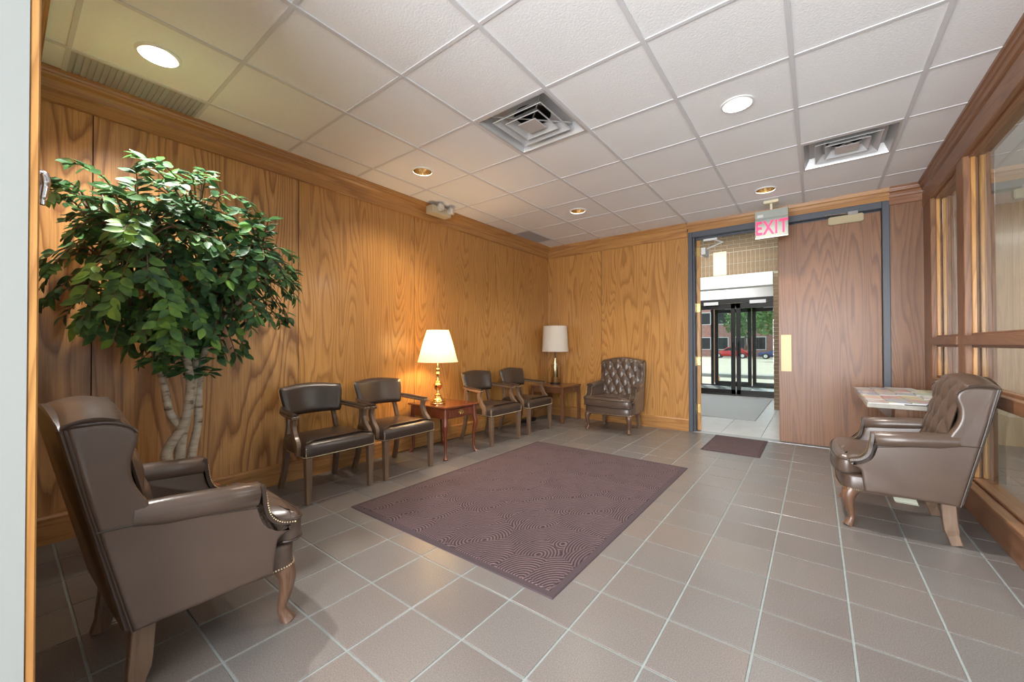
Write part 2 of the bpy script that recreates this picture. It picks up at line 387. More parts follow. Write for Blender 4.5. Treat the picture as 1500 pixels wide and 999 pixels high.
B().box(-3.6, -3.2, ZC, 4.3, YF-.1, ZC+.02).box(.9, YF-.1, ZC, 4.3, 7.0, ZC+.02).obj('far_ceiling', M['ceil'], ce)

# ---- door frame and the two leaves
FR = M['gunmetal']
fr = struct(B().box(-1.325, YB-.015, 0, -1.275, YB+.13, 2.605).box(-1.275, YB+.02, 0, -1.252, YB+.11, 2.56)
            .box(.545, YB-.015, 0, .603, YB+.13, 2.605).box(-1.275, YB-.015, 2.535, .545, YB+.13, 2.605).box(-1.275, YB+.08, 2.515, .545, YB+.11, 2.54)
            .obj('trim_8', FR, bevel=.004), 'dark grey steel door frame')
d1 = struct(B().box(-.345, YB+.02, .016, .541, YB+.065, 2.512).obj('door_1', wood('door veneer', (.285, .128, .055), (.125, .047, .020), 'z', 26, 4.2, .24, .85, .4, .08), bevel=.003), 'closed brown veneer door leaf')
B().box(-.325, YB+.016, .825, -.222, YB+.021, 1.25).obj('pull_plate', M['beige'], d1, bevel=.002, label='satin brass pull plate')
cl = B().box(.115, YB-.02, 2.435, .405, YB+.02, 2.52).obj('door_closer', mat('beige closer', (.42, .35, .21), .4), d1, bevel=.008, seg=2, label='cream door closer')
B().tube([(.30, YB-.005, 2.535), (.10, YB-.03, 2.54), (.08, YB-.03, 2.535)], .008, 6).box(.28, YB-.02, 2.515, .36, YB+.01, 2.55).obj('closer_arm', M['chrome'], cl)
d2 = struct(B().box(-.022, 0, .012, .022, .88, 2.512).obj('door_2', M['oak'], bevel=.003, loc=(-1.222, YB+.10, 0), rz=R(19)), 'open oak door leaf seen on edge')
for z in (.30, .92, 1.62, 2.36): B().box(-.036, -.006, z-.055, .016, .001, z+.055).tube([(-.03, -.008, z-.06), (-.03, -.008, z+.06)], .008, 8).obj('hinge', M['brass'], d2)
B().box(-1.20, YB+.15, 2.33, -1.15, YB+.38, 2.42).tube([(-1.17, YB+.3, 2.43), (-.95, YB+.2, 2.47), (-1.05, YB+.10, 2.50)], .009, 6).box(-1.16, YB+.09, 2.49, -1.0, YB+.12, 2.53).obj('door_closer', M['white'], fr)
struct(B().box(-1.33, YB+.0, -.02, .60, YB+.13, .004).obj('trim_9', mat('door threshold', (.45, .46, .47), .35, .5)), 'metal threshold under the doors')

# ================================================================== entrance hall beyond the door
HZ = 3.17
hf = struct(B().box(-4.5, 5.62, -.1, .62, 12.6, -.006).obj('floor_hall', M['grout']), 'pale grey tiled floor of the entrance hall')
b = B()
for i in range(12):
    for j in range(16):
        x0 = -4.5+i*.44; y0 = 5.66+j*.44
        if x0+.43 < .62: b.box(x0, y0, -.02, x0+.434, y0+.434, 0)
b.obj('floor_tiles', M['halltile'], hf, kind='stuff')
struct(B().box(-4.6, YB+.13, HZ, .84, 8.6, HZ+.1).obj('ceiling_hall', M['white']), 'white ceiling of the entrance hall')
struct(B().box(-4.6, YB+.13, 2.7, .84, YB+.2, HZ).box(-4.6, YB+.13, 0, -4.5, 12.4, HZ).box(.62, YB+.135, 0, .75, 8.2, HZ).box(-4.5, YB+.131, 0, -1.33, YB+.14, 2.9).obj('wall_hall', M['wallwhite']), 'plain walls of the entrance hall')
# brick header and pier
M['brick'] = mat('tan brown brick', (.25, .175, .105), .85, noise_amt=.35, nscale=9, bump=.3, bscale=60)
M['mortar'] = mat('pale mortar', (.50, .46, .36), .9)
YK = 8.2
wk = struct(B().box(-4.5, YK, 2.40, .62, YK+.3, HZ).box(-.58, YK, 0, .62, YK+.3, 2.40).obj('wall_brick', M['mortar']), 'tan brick wall framing the inner entrance')
bm_ = {}
def brick(x0, x1, z0, z1):
    k = (round(x1-x0, 3), round(z1-z0, 3))
    if k not in bm_: bm_[k] = B().box(-k[0]/2, -.008, -k[1]/2, k[0]/2, .02, k[1]/2).mesh('brick')
    link('brick', bm_[k], M['brick'], wk, ((x0+x1)/2, YK, (z0+z1)/2))
for c in range(5):                       # running bond above
    z0 = 2.84+c*.0677
    x = -2.4+(.1 if c % 2 else 0)
    while x < -.1: brick(x, min(x+.193, .6), z0, z0+.058); x += .203
for row in range(2):                     # two soldier courses
    z0 = 2.415+row*.2095; x = -2.4
    while x < -.1:
        if not (-1.53 < x+.03 < -1.29): brick(x, x+.058, z0, z0+.199)
        x += .0677
for c in range(35):                      # pier
    z0 = .01+c*.0677; o = .0 if c % 2 else .1
    brick(-.583, -.49 if o else -.39, z0, z0+.058); brick(-.48 if o else -.38, -.28 if o else -.18, z0, z0+.058)
B().box(-1.52, YK-.012, 2.425, -1.30, YK+.02, 2.86).obj('cover_plate', M['cream'], wk, label='blank cream panel in the brick wall')
struct(B().box(-4.5, YK-.02, 2.18, -.585, YK+.25, 2.41).obj('trim_10', M['white']), 'white fascia under the brick')
struct(B().box(-4.5, YK+.3, 2.62, .62, 12.3, 2.72).obj('ceiling_vestibule', M['white']), 'white ceiling of the vestibule')
struct(B().box(-.45, YK+.3, 0, -.35, 12.3, 2.7).obj('wall_vestibule', M['brick']), 'brick side wall of the vestibule')
# ---- storefront door sets
M['doorglass'] = glass('door glass', (.9, .95, .95))
def storefront(y, zt, doors, posts, label, nm):
    s = struct(B().box(-4.4, y-.03, zt, -.45, y+.07, zt+.10).box(-4.4, y-.03, 0, -.45, y+.07, .03).obj(nm, M['dark'], bevel=.004), label)
    for p in posts: B().box(p-.035, y-.02, 0, p+.035, y+.06, zt).obj('mullion', M['dark'], s)
    for x0, x1, hs in doors:
        st = .085
        f = B().box(x0, y-.005, .012, x0+st, y+.04, zt-.01).box(x1-st, y-.005, .012, x1, y+.04, zt-.01).box(x0, y-.005, .012, x1, y+.04, .13).box(x0, y-.005, zt-.12, x1, y+.04, zt-.01).obj('door_leaf', M['dark'], s, bevel=.004)
        B().box(x0+st, y+.012, .12, x1-st, y+.018, zt-.11).obj('door_pane', M['doorglass'], f)
        hx = x1-.05 if hs > 0 else x0+.05
        B().tube([(hx, y-.005, .88), (hx, y-.06, .9), (hx, y-.06, 1.18), (hx, y-.005, 1.2)], .013, 8).obj('pull_handle', M['black'], f)
        B().box((x0+x1)/2-.18, y-.06, zt-.03, (x0+x1)/2+.12, y-.005, zt+.04).obj('door_closer', M['ventm'], f)
    return s
s1 = storefront(10.0, 2.06, ((-2.32, -1.425, 1), (-1.405, -.51, -1)), (-2.36, -3.3, -.48), 'inner pair of dark framed glass entrance doors', 'door_3')
for x0, x1 in ((-4.4, -3.335), (-3.265, -2.395)):
    B().box(x0, 10.012, .03, x1, 10.018, 2.06).obj('side_pane', M['doorglass'], s1); B().box(x0, 9.985, .95, x1, 10.04, 1.0).obj('cross_rail', M['dark'], s1)
struct(B().box(-4.4, 10.0, 2.16, -.45, 10.08, 2.62).obj('trim_11', M['white']), 'white panel above the inner entrance doors')
s2 = storefront(12.2, 2.12, ((-2.24, -1.36, 1), (-1.34, -.46, -1)), (-2.3, -2.62, -3.6), 'outer pair of dark framed glass entrance doors', 'door_4')
for x0, x1 in ((-4.4, -3.635), (-3.565, -2.655)):
    B().box(x0, 12.212, .03, x1, 12.218, 2.12).obj('side_pane', M['doorglass'], s2); B().box(x0, 12.185, .75, x1, 12.24, .80).obj('cross_rail', M['dark'], s2)
struct(B().box(-4.5, 12.2, 2.22, -.35, 12.3, 2.75).obj('trim_12', M['dark']), 'dark panel above the outer entrance doors')
tag(B().box(-2.30, 6.85, .001, -.72, 9.55, .012).obj('floor_mat', M['hallmat'], bevel=.003), 'large pale grey mat before the inner glass doors', 'mat')
tag(B().box(-3.2, 10.3, .001, -1.3, 11.9, .012).obj('floor_mat', mat('vestibule mat', (.20, .20, .20), .95, noise_amt=.2, nscale=100)), 'dark grey mat between the two sets of glass doors', 'mat')
h = light('AREA', 'hall_light', (-1.6, 7.0, HZ-.03), 32, (1, .98, .95), shape='RECTANGLE', size=1.8, size_y=1.2)
h = light('AREA', 'vestibule_light', (-1.8, 9.3, 2.6), 14, (1, .98, .95), shape='RECTANGLE', size=1.4, size_y=.8)

# ================================================================== street outside
def gz(y): return 0 if y < 13 else -(y-13)*.0125
g = B()
ys = [12.3, 13.0, 18, 30, 50, 90, 150]
g.rings([[(-60, y, gz(y)-.05) for y in ys], [(40, y, gz(y)-.05) for y in ys]], cap=False, close=False)
struct(g.obj('ground', mat('pale sunlit street', (.46, .40, .31), .9, noise_amt=.1, nscale=1)), 'pale sunlit street outside the entrance')
struct(B().box(-30, 16.6, -.1, 20, 17.3, .02).obj('kerb', mat('kerb stone', (.3, .29, .27), .9)), 'dark kerb line across the street')
post = tag(B().box(-2.62, 14.0, -.05, -2.50, 14.12, 2.6).box(-2.66, 13.96, -.06, -2.46, 14.16, .12).box(-2.64, 13.98, 2.5, -2.48, 14.14, 2.62).obj('porch_post', mat('orange timber', (.62, .24, .07), .6)), 'orange timber post outside the outer glass doors', 'post')
def car(label, col, loc, rz):
    c = thing('parked_car', label, 'car', loc, rz, 'cars parked across the street')
    prof = bez2([(-2.1, .35), (-2.15, .62), (-1.9, .80), (-1.0, .90), (-.3, 1.38), (.7, 1.42), (1.55, .98), (2.1, .88), (2.15, .4), (1.7, .28), (-1.7, .28)], 4)
    body = B().pillow(prof, [(.12, -.86), (.02, -.80), (0, -.7), (0, .7), (.02, .80), (.12, .86)], lambda a, b_, h_: (a, h_, b_)).obj('body', mat('car paint', col, .2, .1, coat=.6), c, smooth=True)
    win = bez2([(-.78, .93), (-.22, 1.30), (.65, 1.34), (1.25, 1.0)], 4)
    B().prism(win, lambda a, b_: (a, -.868, b_), lambda a, b_: (a, .868, b_)).obj('side_window', M['black'], c)
    for x in (-1.35, 1.3):
        for y in (-.8, .8):
            wh = B().lathe([(.10, -.1), (.31, -.1), (.33, -.06), (.33, .06), (.31, .1), (.10, .1)], 18).mesh('wheel', True)
            wo = link('wheel', wh, M['black'], c, (x, y, .33)); wo.rotation_euler = (PI/2, 0, 0)
            hb = B().lathe([(.02, -.11), (.2, -.108), (.21, -.09), (.21, .09), (.2, .108), (.02, .11)], 14).mesh('hubcap', True)
            link('hubcap', hb, M['chrome'], wo)
car('dark blue parked car seen through the right glass door', (.035, .05, .16), (-3.2, 54, gz(54)-.05), 0)
car('red parked car behind the centre door stiles', (.6, .02, .02), (-8.4, 56, gz(56)-.05), 0)
bl = thing('street_building', 'pinkish brick shop front across the street', 'building', (-9, 70, gz(70)))
wbk = B().box(-12, 0, -1, 4, 8, 12).obj('wall', mat('pink brick facade', (.42, .22, .18), .9, noise_amt=.2, nscale=3), bl)
for k in range(6):
    for q in (1.0, 5.0):
        f = B().box(-11+k*2.5, -.1, q, -9.4+k*2.5, .1, q+2).obj('window', M['white'], bl); B().box(-10.9+k*2.5, -.12, q+.1, -9.5+k*2.5, -.09, q+1.9).obj('pane', M['black'], f)
b2 = thing('street_building', 'blue grey building across the street behind the blue car', 'building', (2.5, 68, gz(68)))
B().box(-7, 0, -1, 12, 8, 9).obj('wall', mat('blue grey facade', (.16, .20, .27), .9, noise_amt=.15, nscale=2), b2)
for k in range(4): B().box(-6+k*4, -.08, .6, -4+k*4, .05, 2.6).obj('window', M['black'], b2)
M['streetleaf'] = mat('street tree leaves', (.10, .20, .05), .7, noise_amt=.6, nscale=2)
def street_tree(loc, label, s):
    t = thing('street_tree', label, 'tree', loc)
    B().tube(bez([(0, 0, -.3), (.05, 0, 1.5), (0, .1, 3)]), [.16*s]*9+[.1*s]*8, 8).obj('trunk', M['walnut'], t)
    b = B(); rr = random.Random(5)
    for i in range(900):
        d = Vector((rr.gauss(0, 1), rr.gauss(0, 1), rr.gauss(0, 1))).normalized()*rr.uniform(.4, 1)
        p = Vector((d.x*2.4, d.y*2.4, 4.2+d.z*2.0))*s
        a = Vector((rr.uniform(-1, 1), rr.uniform(-1, 1), rr.uniform(-1, 1))).normalized(); c_ = a.orthogonal().normalized()
        q = .22*s; b.add([p-a*q, p+c_*q*.6, p+a*q, p-c_*q*.6], [(0, 1, 2, 3)])
    b.obj('foliage', M['streetleaf'], t, kind='stuff')
street_tree((-2.9, 44, gz(44)), 'leafy green street tree seen through the right glass door', 1.0)
street_tree((-7.4, 60, gz(60)), 'leafy street tree farther left behind the red car', 1.15)
street_tree((9.0, 46, gz(46)), 'leafy tree seen through the narrow slit window', 1.3)

# ================================================================== mats on the floor
def ribbed_mat(x0, y0, x1, y1, label):
    t = thing('entrance_mat', label, 'mat', ((x0+x1)/2, (y0+y1)/2, 0))
    hx, hy = (x1-x0)/2, (y1-y0)/2; e = .035 if hx > .5 else .025
    B().rings([[(sx*hx, sy*hy, .0005) for sx, sy in Q4], [(sx*(hx-.004), sy*(hy-.004), .006) for sx, sy in Q4], [(sx*(hx-e), sy*(hy-e), .0065) for sx, sy in Q4]]).obj('rubber_border', M['rugedge'], t)
    B().rings([[(sx*(hx-e), sy*(hy-e), .004) for sx, sy in Q4], [(sx*(hx-e-.006), sy*(hy-e-.006), .0105) for sx, sy in Q4]]).obj('ribbed_pile', M['rug'], t)
Q4 = ((-1, -1), (1, -1), (1, 1), (-1, 1))
ribbed_mat(-2.60, 1.515, -.94, 3.868, 'large purple brown ribbed mat in the middle of the floor')
ribbed_mat(-1.005, 4.65, -.452, 5.50, 'small purple brown ribbed mat at the open doorway')

# ================================================================== wingback chairs
def nails(path, r=.0038, step=.0105):
    b = B(); P = [Vector(p) for p in path]; acc = 0; nxt = 0
    for i in range(len(P)-1):
        L = (P[i+1]-P[i]).length
        while nxt <= acc+L and L > 0:
            b.ball(P[i].lerp(P[i+1], (nxt-acc)/L), r, 6, 4); nxt += step
        acc += L
    return b
def hw(y): return lerp(.292, .345, max(0, (y+.35)/.55))
def wing_chair(label, loc, rz, group):
    t = thing('wingback_chair', label, 'armchair', loc, rz, group)
    L = M['leather']
    side = bez2([(-.205, .232), (.0, .236), (.196, .242)], 3)+bez2([(.204, .30), (.215, .37), (.258, .395), (.26, .412), (.212, .425), (.172, .462), (.152, .53), (.142, .565)], 4)+bez2([(.10, .578), (-.13, .605), (-.172, .645), (-.202, .71), (-.207, .775), (-.192, .84), (-.208, .880), (-.26, .903), (-.33, .903)], 4)+[(-.350, .893), (-.30, .65), (-.25, .43)]
    for s in (-1, 1):
        sp = B().pillow(side, [(.012, 0), (.002, .004), (0, .012), (0, .054), (.003, .063), (.010, .0675), (.018, .068)], lambda a, b_, h_: (s*(hw(a)-.068+h_), a, b_)).obj('side_panel', L, t, smooth=True, ang=50)
        B().tube([(s*(hw(a)-.002), a, b_) for a, b_ in side[-14:]+[side[0]]], .004, 6).obj('piping', M['leather2'], sp, smooth=True)
        # outside lower seam of the wing
        B().tube([(s*(hw(a)+.001), a, b_) for a, b_ in ((-.285, .575), (-.17, .572), (-.05, .548), (.14, .52))], .003, 6).obj('piping', M['leather2'], sp, smooth=True)
        arm = B().tube([(s*(hw(.15)-.03), .152, .560), (s*(hw(.14)-.03), .146, .562), (s*(hw(.0)-.03), 0, .575), (s*(hw(-.1)-.03), -.12, .585), (s*(hw(-.2)-.03), -.20, .592)], [.038, .047, .047, .046, .040], 14).obj('arm_roll', L, t, smooth=True, ang=60)
        path = bez([(s*(hw(.15)-.032), .156, .60), (s*(hw(.15)-.032), .162, .54), (s*(hw(.17)-.034), .178, .472), (s*(hw(.2)-.034), .216, .434), (s*(hw(.25)-.034), .266, .420)], 5)
        B().tube(path, [(.040, .007)]*6+[(.037, .007)]*15, 8, sq=True, up=(0, 1, 0)).obj('arm_front', M['leather2'], arm, smooth=True)
        for q in (-.036, .036): nails([(p.x+q, p.y+.008, p.z+.003) for p in path[3:]], .0036, .010).obj('nailheads', M['nail'], arm)
    # deck, cushion
    bw = bez2([(.318, .20), (.316, .262), (.27, .300), (.13, .318), (0, .322), (-.13, .318), (-.27, .300), (-.316, .262), (-.318, .20)], 4)+[(-.25, -.20), (.25, -.20)]
    dk = B().pillow(bw, [(.02, .222), (.004, .226), (0, .235), (0, .315), (.006, .325), (.02, .33)], lambda a, b_, h_: (a, b_, h_)).obj('seat_base', L, t, smooth=True)
    nails([(a*1.006, b_*1.012, .238) for a, b_ in bw[:-2]]).obj('nailheads', M['nail'], dk)
    ct = bez2([(.272, .20), (.318, .255), (.322, .29), (.29, .325), (.15, .345), (0, .35), (-.15, .345), (-.29, .325), (-.322, .29), (-.318, .255), (-.272, .20)], 4)+[(-.25, .0), (-.235, -.17), (-.12, -.19), (.12, -.19), (.235, -.17), (.25, .0)]
    cu = B().pillow(ct, [(.03, .325), (.006, .330), (0, .345), (0, .405), (.006, .425), (.02, .440), (.045, .451), (-.35, .462), (-.7, .470), (-.95, .472)], lambda a, b_, h_: (a, b_, h_)).obj('seat_cushion', L, t, smooth=True, ang=60)
    B().tube([(a*1.0, b_*1.002, .420) for a, b_ in ct[:41]], .005, 6).obj('piping', M['leather2'], cu, smooth=True)
    B().tube([(a*1.0, b_*1.002, .338) for a, b_ in ct[:41]], .005, 6).obj('piping', M['leather2'], cu, smooth=True)
    # tufted back
    nu, nv, roll_n = 48, 56, 8
    rows = []
    def top(u): return .908+.042*max(0, math.cos(u*PI/2))**1.2
    FU, FV = 2.1, 2.4
    def tuft(u, v):
        p, q = u*FU+v*FV, u*FU-v*FV
        h_ = math.sqrt(abs(math.sin(PI*p))*abs(math.sin(PI*q))+1e-6)
        k = math.sqrt((math.sin(PI*p/1.0))**2+(math.sin(PI*q/1.0))**2)
        return .024*h_-.013*math.exp(-(k/.35)**2)
    for j in range(nv+1):
        v = j/nv; r_ = []
        for i in range(nu+1):
            u = -1+2*i/nu
            x = u*(.262+.022*max(0, (v-.8)/.2)**2); z = lerp(.425, top(u), v); y = lerp(-.120, -.232, v)
            ed = min(1, (1-abs(u))*8)*min(1, (1-v)*9+.15)
            d = tuft(u, v)*ed+.012*(1-u*u)
            r_.append((x, y+d, z+d*.25))
        rows.append(r_)
    for k in range(1, roll_n+1):
        a = k/roll_n*PI/2; r_ = []
        for i in range(nu+1):
            u = -1+2*i/nu
            r_.append((u*.290, -.232+.012*(1-u*u)-.124*k/roll_n, top(u)+.014*math.sin(a*2)))
        rows.append(r_)
    rows.append([(-.285+.57*i/nu, -.360, top(-1+2*i/nu)-.02) for i in range(nu+1)])
    rows = [[(q_[0][0]+.010, q_[0][1], q_[0][2]-.03)]+q_+[(q_[-1][0]-.010, q_[-1][1], q_[-1][2]-.03)] for q_ in rows]
    bk = B().rings(rows, cap=False, close=False).obj('tufted_back', L, t, smooth=True, ang=80)
    bt = B().ball((0, 0, 0), .009, 8, 5).mesh('button', True)
    for a in range(-6, 12):
        for c in range(-12, 6):
            u, v = (a+c)/2/FU, (a-c)/2/FV
            if abs(u) < .9 and .05 < v < .93:
                y = lerp(-.120, -.232, v)-.010+.012*(1-u*u)
                link('button', bt, M['leather2'], bk, (u*.262, y, lerp(.425, top(u), v)))
    rear = [(-.29, .24), (-.292, .892)]+[(u*.285, top(u)-.004) for u in (-.95, -.6, -.3, 0, .3, .6, .95)]+[(.292, .892), (.29, .24)]
    B().pillow(rear, [(.008, 0), (0, .006), (0, .022), (.008, .028)], lambda a, b_, h_: (a, -.206-(b_-.235)*.218+.012-h_, b_)).obj('back_panel', M['leather2'], t, smooth=True)
    # legs
    for s in (-1, 1):
        lp = bez([(s*.272, .243, .25), (s*.288, .268, .20), (s*.289, .268, .14), (s*.279, .255, .06), (s*.284, .266, .022), (s*.290, .275, .0)], 4)
        rr = [lerp(.044, .037, i/4) for i in range(4)]+[lerp(.037, .027, i/4) for i in range(4)]+[lerp(.027, .0165, i/4) for i in range(4)]+[lerp(.0165, .022, i/4) for i in range(4)]+[lerp(.022, .027, i/4) for i in range(5)]
        B().tube(lp, rr, 12, up=(0, 1, 0)).obj('front_leg', M['walnut'], t, smooth=True, ang=60)
        B().tube(bez([(s*.243, -.165, .26), (s*.243, -.170, .17), (s*.246, -.178, .08), (s*.250, -.198, .0)], 3), [(.021, .030)]*7+[(.019, .025)]*3, 4, sq=True, up=(0, 1, 0)).obj('rear_leg', M['greywood'], t, bevel=.003)
    return t
WG = 'tufted leather wingback chairs'
wing_chair('brown leather wingback chair in the left foreground, seen from its side', (-2.025, .456, 0), R(2), WG)
wing_chair('tufted brown leather wingback chair against the back wall beside the doorway', (-2.165, 5.125, 0), R(180), WG)
wc = wing_chair('brown leather wingback chair in front of the glass partition at right', (.425, 3.565, 0), R(90), WG)
tg = B().add([(-.27, .065, .226), (-.27, -.035, .226), (-.30, -.04, .206), (-.30, .06, .206), (-.312, .055, .203), (-.312, -.042, .203)], [(0, 1, 2, 3), (3, 2, 5, 4)]).obj('paper_tag', mat('paper tag', (.42, .43, .34), .8), wc, label='pale paper tag hanging under the seat')
tg.modifiers.new('thick', 'SOLIDIFY').thickness = .001

# ================================================================== open-arm guest chairs
def guest_chair(label, loc, rz):
    t = thing('guest_armchair', label, 'armchair', loc, rz, 'open armchairs along the left wall')
    L, W = M['leather2'], M['greywood']
    so = bez2([(.262, -.06), (.278, .20), (.268, .262), (.14, .272), (0, .275), (-.14, .272), (-.268, .262), (-.278, .20), (-.262, -.06)], 4)+[(-.225, -.215), (.225, -.215)]
    st = B().pillow(so, [(.02, .328), (.003, .332), (0, .34), (0, .395), (.006, .415), (.022, .430), (.05, .441), (-.4, .455), (-.75, .462), (-.96, .464)], lambda a, b_, h_: (a, b_, h_)).obj('seat', L, t, smooth=True, ang=60)
    nails([(a*1.005, b_*1.008, .341) for a, b_ in so[:-2]], .0042, .011).obj('nailheads', M['nail'], st)
    for s in (-1, 1): nails([(s*.272, .262, .345+k*.011) for k in range(6)], .0042, .011).obj('nailheads', M['nail'], st)
    # back: curved pad, narrower at the bottom, arched top
    rows = []; nu, nv = 24, 12
    def bp(u, v, side):
        z = lerp(.575, .800+.022*math.cos(u*PI/2), v)
        hwid = lerp(.225, .262, v**.8)
        ins = .012*(abs(2*v-1)**6)+0
        x = u*(hwid-ins)
        y = -.225-.055*v+.055*u*u
        th = .034*(1-abs(u)**8)**.5*(1-abs(2*v-1)**8)**.5+.004
        return (x, y+side*th, z)
    for j in range(nv+1): rows.append([bp(-1+2*i/nu, j/nv, 1) for i in range(nu+1)]+[bp(1-2*i/nu, j/nv, -1) for i in range(nu+1)])
    bk = B().rings(rows).obj('backrest', L, t, smooth=True, ang=60)
    nails([Vector(bp(u, v, 0))*1.0+Vector((.004*u, 0, 0)) for u in (1,) for v in [k/10 for k in range(11)]]+[], .004, .011).obj('nailheads', M['nail'], bk)
    nails([Vector(bp(-1, k/10, 0))-Vector((.004, 0, 0)) for k in range(11)], .004, .011).obj('nailheads', M['nail'], bk)
    for s in (-1, 1):
        B().tube([(s*.246, .238, .335), (s*.246, .240, .0)], [.0245, .0175], 4, sq=True, up=(0, 1, 0)).obj('front_leg', W, t, bevel=.003)
        B().tube(bez([(s*.205, -.195, .40), (s*.207, -.205, .28), (s*.212, -.225, .14), (s*.222, -.272, 0)], 3), [.021]*4+[.019]*6, 4, sq=True, up=(0, 1, 0)).obj('rear_leg', W, t, bevel=.003)
        B().tube(bez([(s*.205, -.195, .40), (s*.190, -.205, .50), (s*.180, -.235, .62)], 3), .017, 4, sq=True, up=(0, 1, 0)).obj('back_stile', W, t, bevel=.003)
        aw = B().tube(bez([(s*.240, -.195, .632), (s*.268, -.10, .622), (s*.283, .04, .612), (s*.286, .135, .606)], 4), [(.022, .010)]*3+[(.029, .011)]*10, 4, sq=True, up=(0, 0, 1)).obj('arm_rail', W, t, bevel=.004)
        B().tube(bez([(s*.244, -.185, .648), (s*.270, -.09, .638), (s*.284, .04, .628), (s*.286, .128, .622)], 4), [(.018, .012)]*3+[(.025, .014)]*10, 10, up=(0, 0, 1)).obj('arm_pad', L, aw, smooth=True)
        nails([(s*(.296+.002), .15-k*.012, .616) for k in range(8)]+[(s*.27, .136, .616)], .0035, .011).obj('nailheads', M['nail'], aw)
        B().tube(bez([(s*.284, .095, .60), (s*.284, .088, .54), (s*.284, .12, .47), (s*.287, .165, .42), (s*.287, .172, .345)], 4), [(.016, .022)]*17, 4, sq=True, up=(0, 1, 0)).obj('arm_support', W, t, bevel=.003)
    return t
for y, lb, dr in ((1.60, 'brown leather open armchair nearest the ficus', 0), (2.235, 'brown leather open armchair just left of the brass lamp table', 1),
                  (3.62, 'brown leather open armchair just right of the brass lamp table', -1), (4.335, 'brown leather open armchair beside the corner table', 0)):
    guest_chair(lb, (-3.12, y, 0), R(-90+dr))

# ================================================================== end tables
def queen_table():
    t = thing('end_table', 'mahogany end table with curved legs and one drawer under the lit lamp', 'table', (-3.165, 2.91, 0), R(0))
    hx, hy, zt = .29, .245, .522
    B().pillow([(-hx, -hy), (hx, -hy), (hx, hy), (-hx, hy)], [(.01, zt-.020), (0, zt-.014), (0, zt-.006), (.006, zt)], lambda a, b_, h_: (a, b_, h_)).obj('table_top', M['mahog_x'], t)
    ax, ay = hx-.03, hy-.03
    B().box(-ax, -ay, zt-.125, ax-.006, -ay+.018, zt-.02).box(-ax, ay-.018, zt-.125, ax-.006, ay, zt-.02).box(-ax, -ay, zt-.125, -ax+.018, ay, zt-.02).box(ax-.02, -ay, zt-.125, ax-.006, ay, zt-.02).obj('apron', M['mahog'], t)
    d = B().box(ax-.008, -ay+.055, zt-.113, ax+.004, ay-.055, zt-.034).obj('drawer', M['mahog'], t, bevel=.003)
    pl = B().prism([(.036*math.cos(a)*(1+.25*math.cos(4*a)), .026*math.sin(a)*(1+.2*math.cos(6*a))) for a in [2*PI*k/24 for k in range(24)]], lambda a, b_: (ax+.004, a, zt-.072+b_), lambda a, b_: (ax+.007, a, zt-.072+b_)).tube(bez([(ax+.007, -.022, zt-.070), (ax+.018, -.018, zt-.085), (ax+.018, .018, zt-.085), (ax+.007, .022, zt-.070)]), .003, 6).obj('drawer_pull', M['brass'], d)
    for sx in (-1, 1):
        for sy in (-1, 1):
            lp = bez([(sx*(ax-.01), sy*(ay-.01), zt-.02), (sx*(ax-.006), sy*(ay-.006), zt-.13), (sx*(ax+.003), sy*(ay+.003), zt-.20), (sx*(ax-.012), sy*(ay-.012), .20), (sx*(ax-.010), sy*(ay-.010), .05), (sx*(ax+.012), sy*(ay+.012), 0)], 4)
            rr = [.023]*4+[lerp(.023, .026, i/4) for i in range(4)]+[lerp(.026, .017, i/4) for i in range(4)]+[lerp(.017, .012, i/4) for i in range(4)]+[lerp(.012, .023, i/4) for i in range(5)]
            B().tube(lp, rr, 12, up=(0, 1, 0)).obj('leg', M['mahog'], t, smooth=True, ang=60)
queen_table()
t = thing('end_table', 'plain square brown wooden table in the far corner', 'table', (-3.175, 5.225, 0))
B().box(-.29, -.275, .505, .29, .275, .532).obj('table_top', M['tabwood'], t, bevel=.004)
B().box(-.265, -.25, .43, .265, -.232, .506).box(-.265, .232, .43, .265, .25, .506).box(-.265, -.25, .43, -.247, .25, .506).box(.247, -.25, .43, .265, .25, .506).obj('apron', M['tabwood'], t)
for sx in (-1, 1):
    for sy in (-1, 1): B().box(sx*.283, sy*.268, 0, sx*.243, sy*.228, .506).obj('leg', M['tabwood'], t, bevel=.004)

# ================================================================== lamps
def shade_mat(name, c, tr):
    t_ = NT(name); d = t_.n('BsdfDiffuse', None, Color=(*c, 1)); q = t_.n('BsdfTranslucent', None, Color=(*c, 1))
    mx = t_.n('MixShader', None, _0=tr, _1=d.outputs[0], _2=q.outputs[0]); t_.t.links.new(mx.outputs[0], t_.out.inputs[0]); return t_.m
LAMP1 = t = thing('table_lamp', 'lit turned brass table lamp with a flared pleated cream shade', 'lamp', (-3.15, 2.815, .522))
B().lathe([(.001, 0), (.078, 0), (.080, .012), (.076, .02), (.078, .03), (.066, .036), (.062, .05), (.045, .062), (.034, .085), (.038, .095), (.03, .10), (.02, .118), (.016, .14), (.024, .148), (.038, .165), (.046, .19), (.050, .198), (.046, .206), (.030, .222), (.034, .232), (.022, .24), (.016, .262), (.013, .29), (.018, .30), (.026, .315), (.021, .326), (.014, .336), (.02, .352), (.02, .362), (.012, .372), (.012, .40), (.016, .405), (.016, .45), (.001, .452)], 28).obj('base', M['brass'], t, smooth=True, ang=35)
pn = 72
B().rings([[((r_+.0022*(j % 2))*math.cos(2*PI*j/pn), (r_+.0022*(j % 2))*math.sin(2*PI*j/pn), z) for j in range(pn)] for r_, z in ((.208, .438), (.197, .47), (.155, .63), (.112, .772))], cap=False).obj('shade', shade_mat('cream pleated shade', (.86, .78, .58), .15), t)
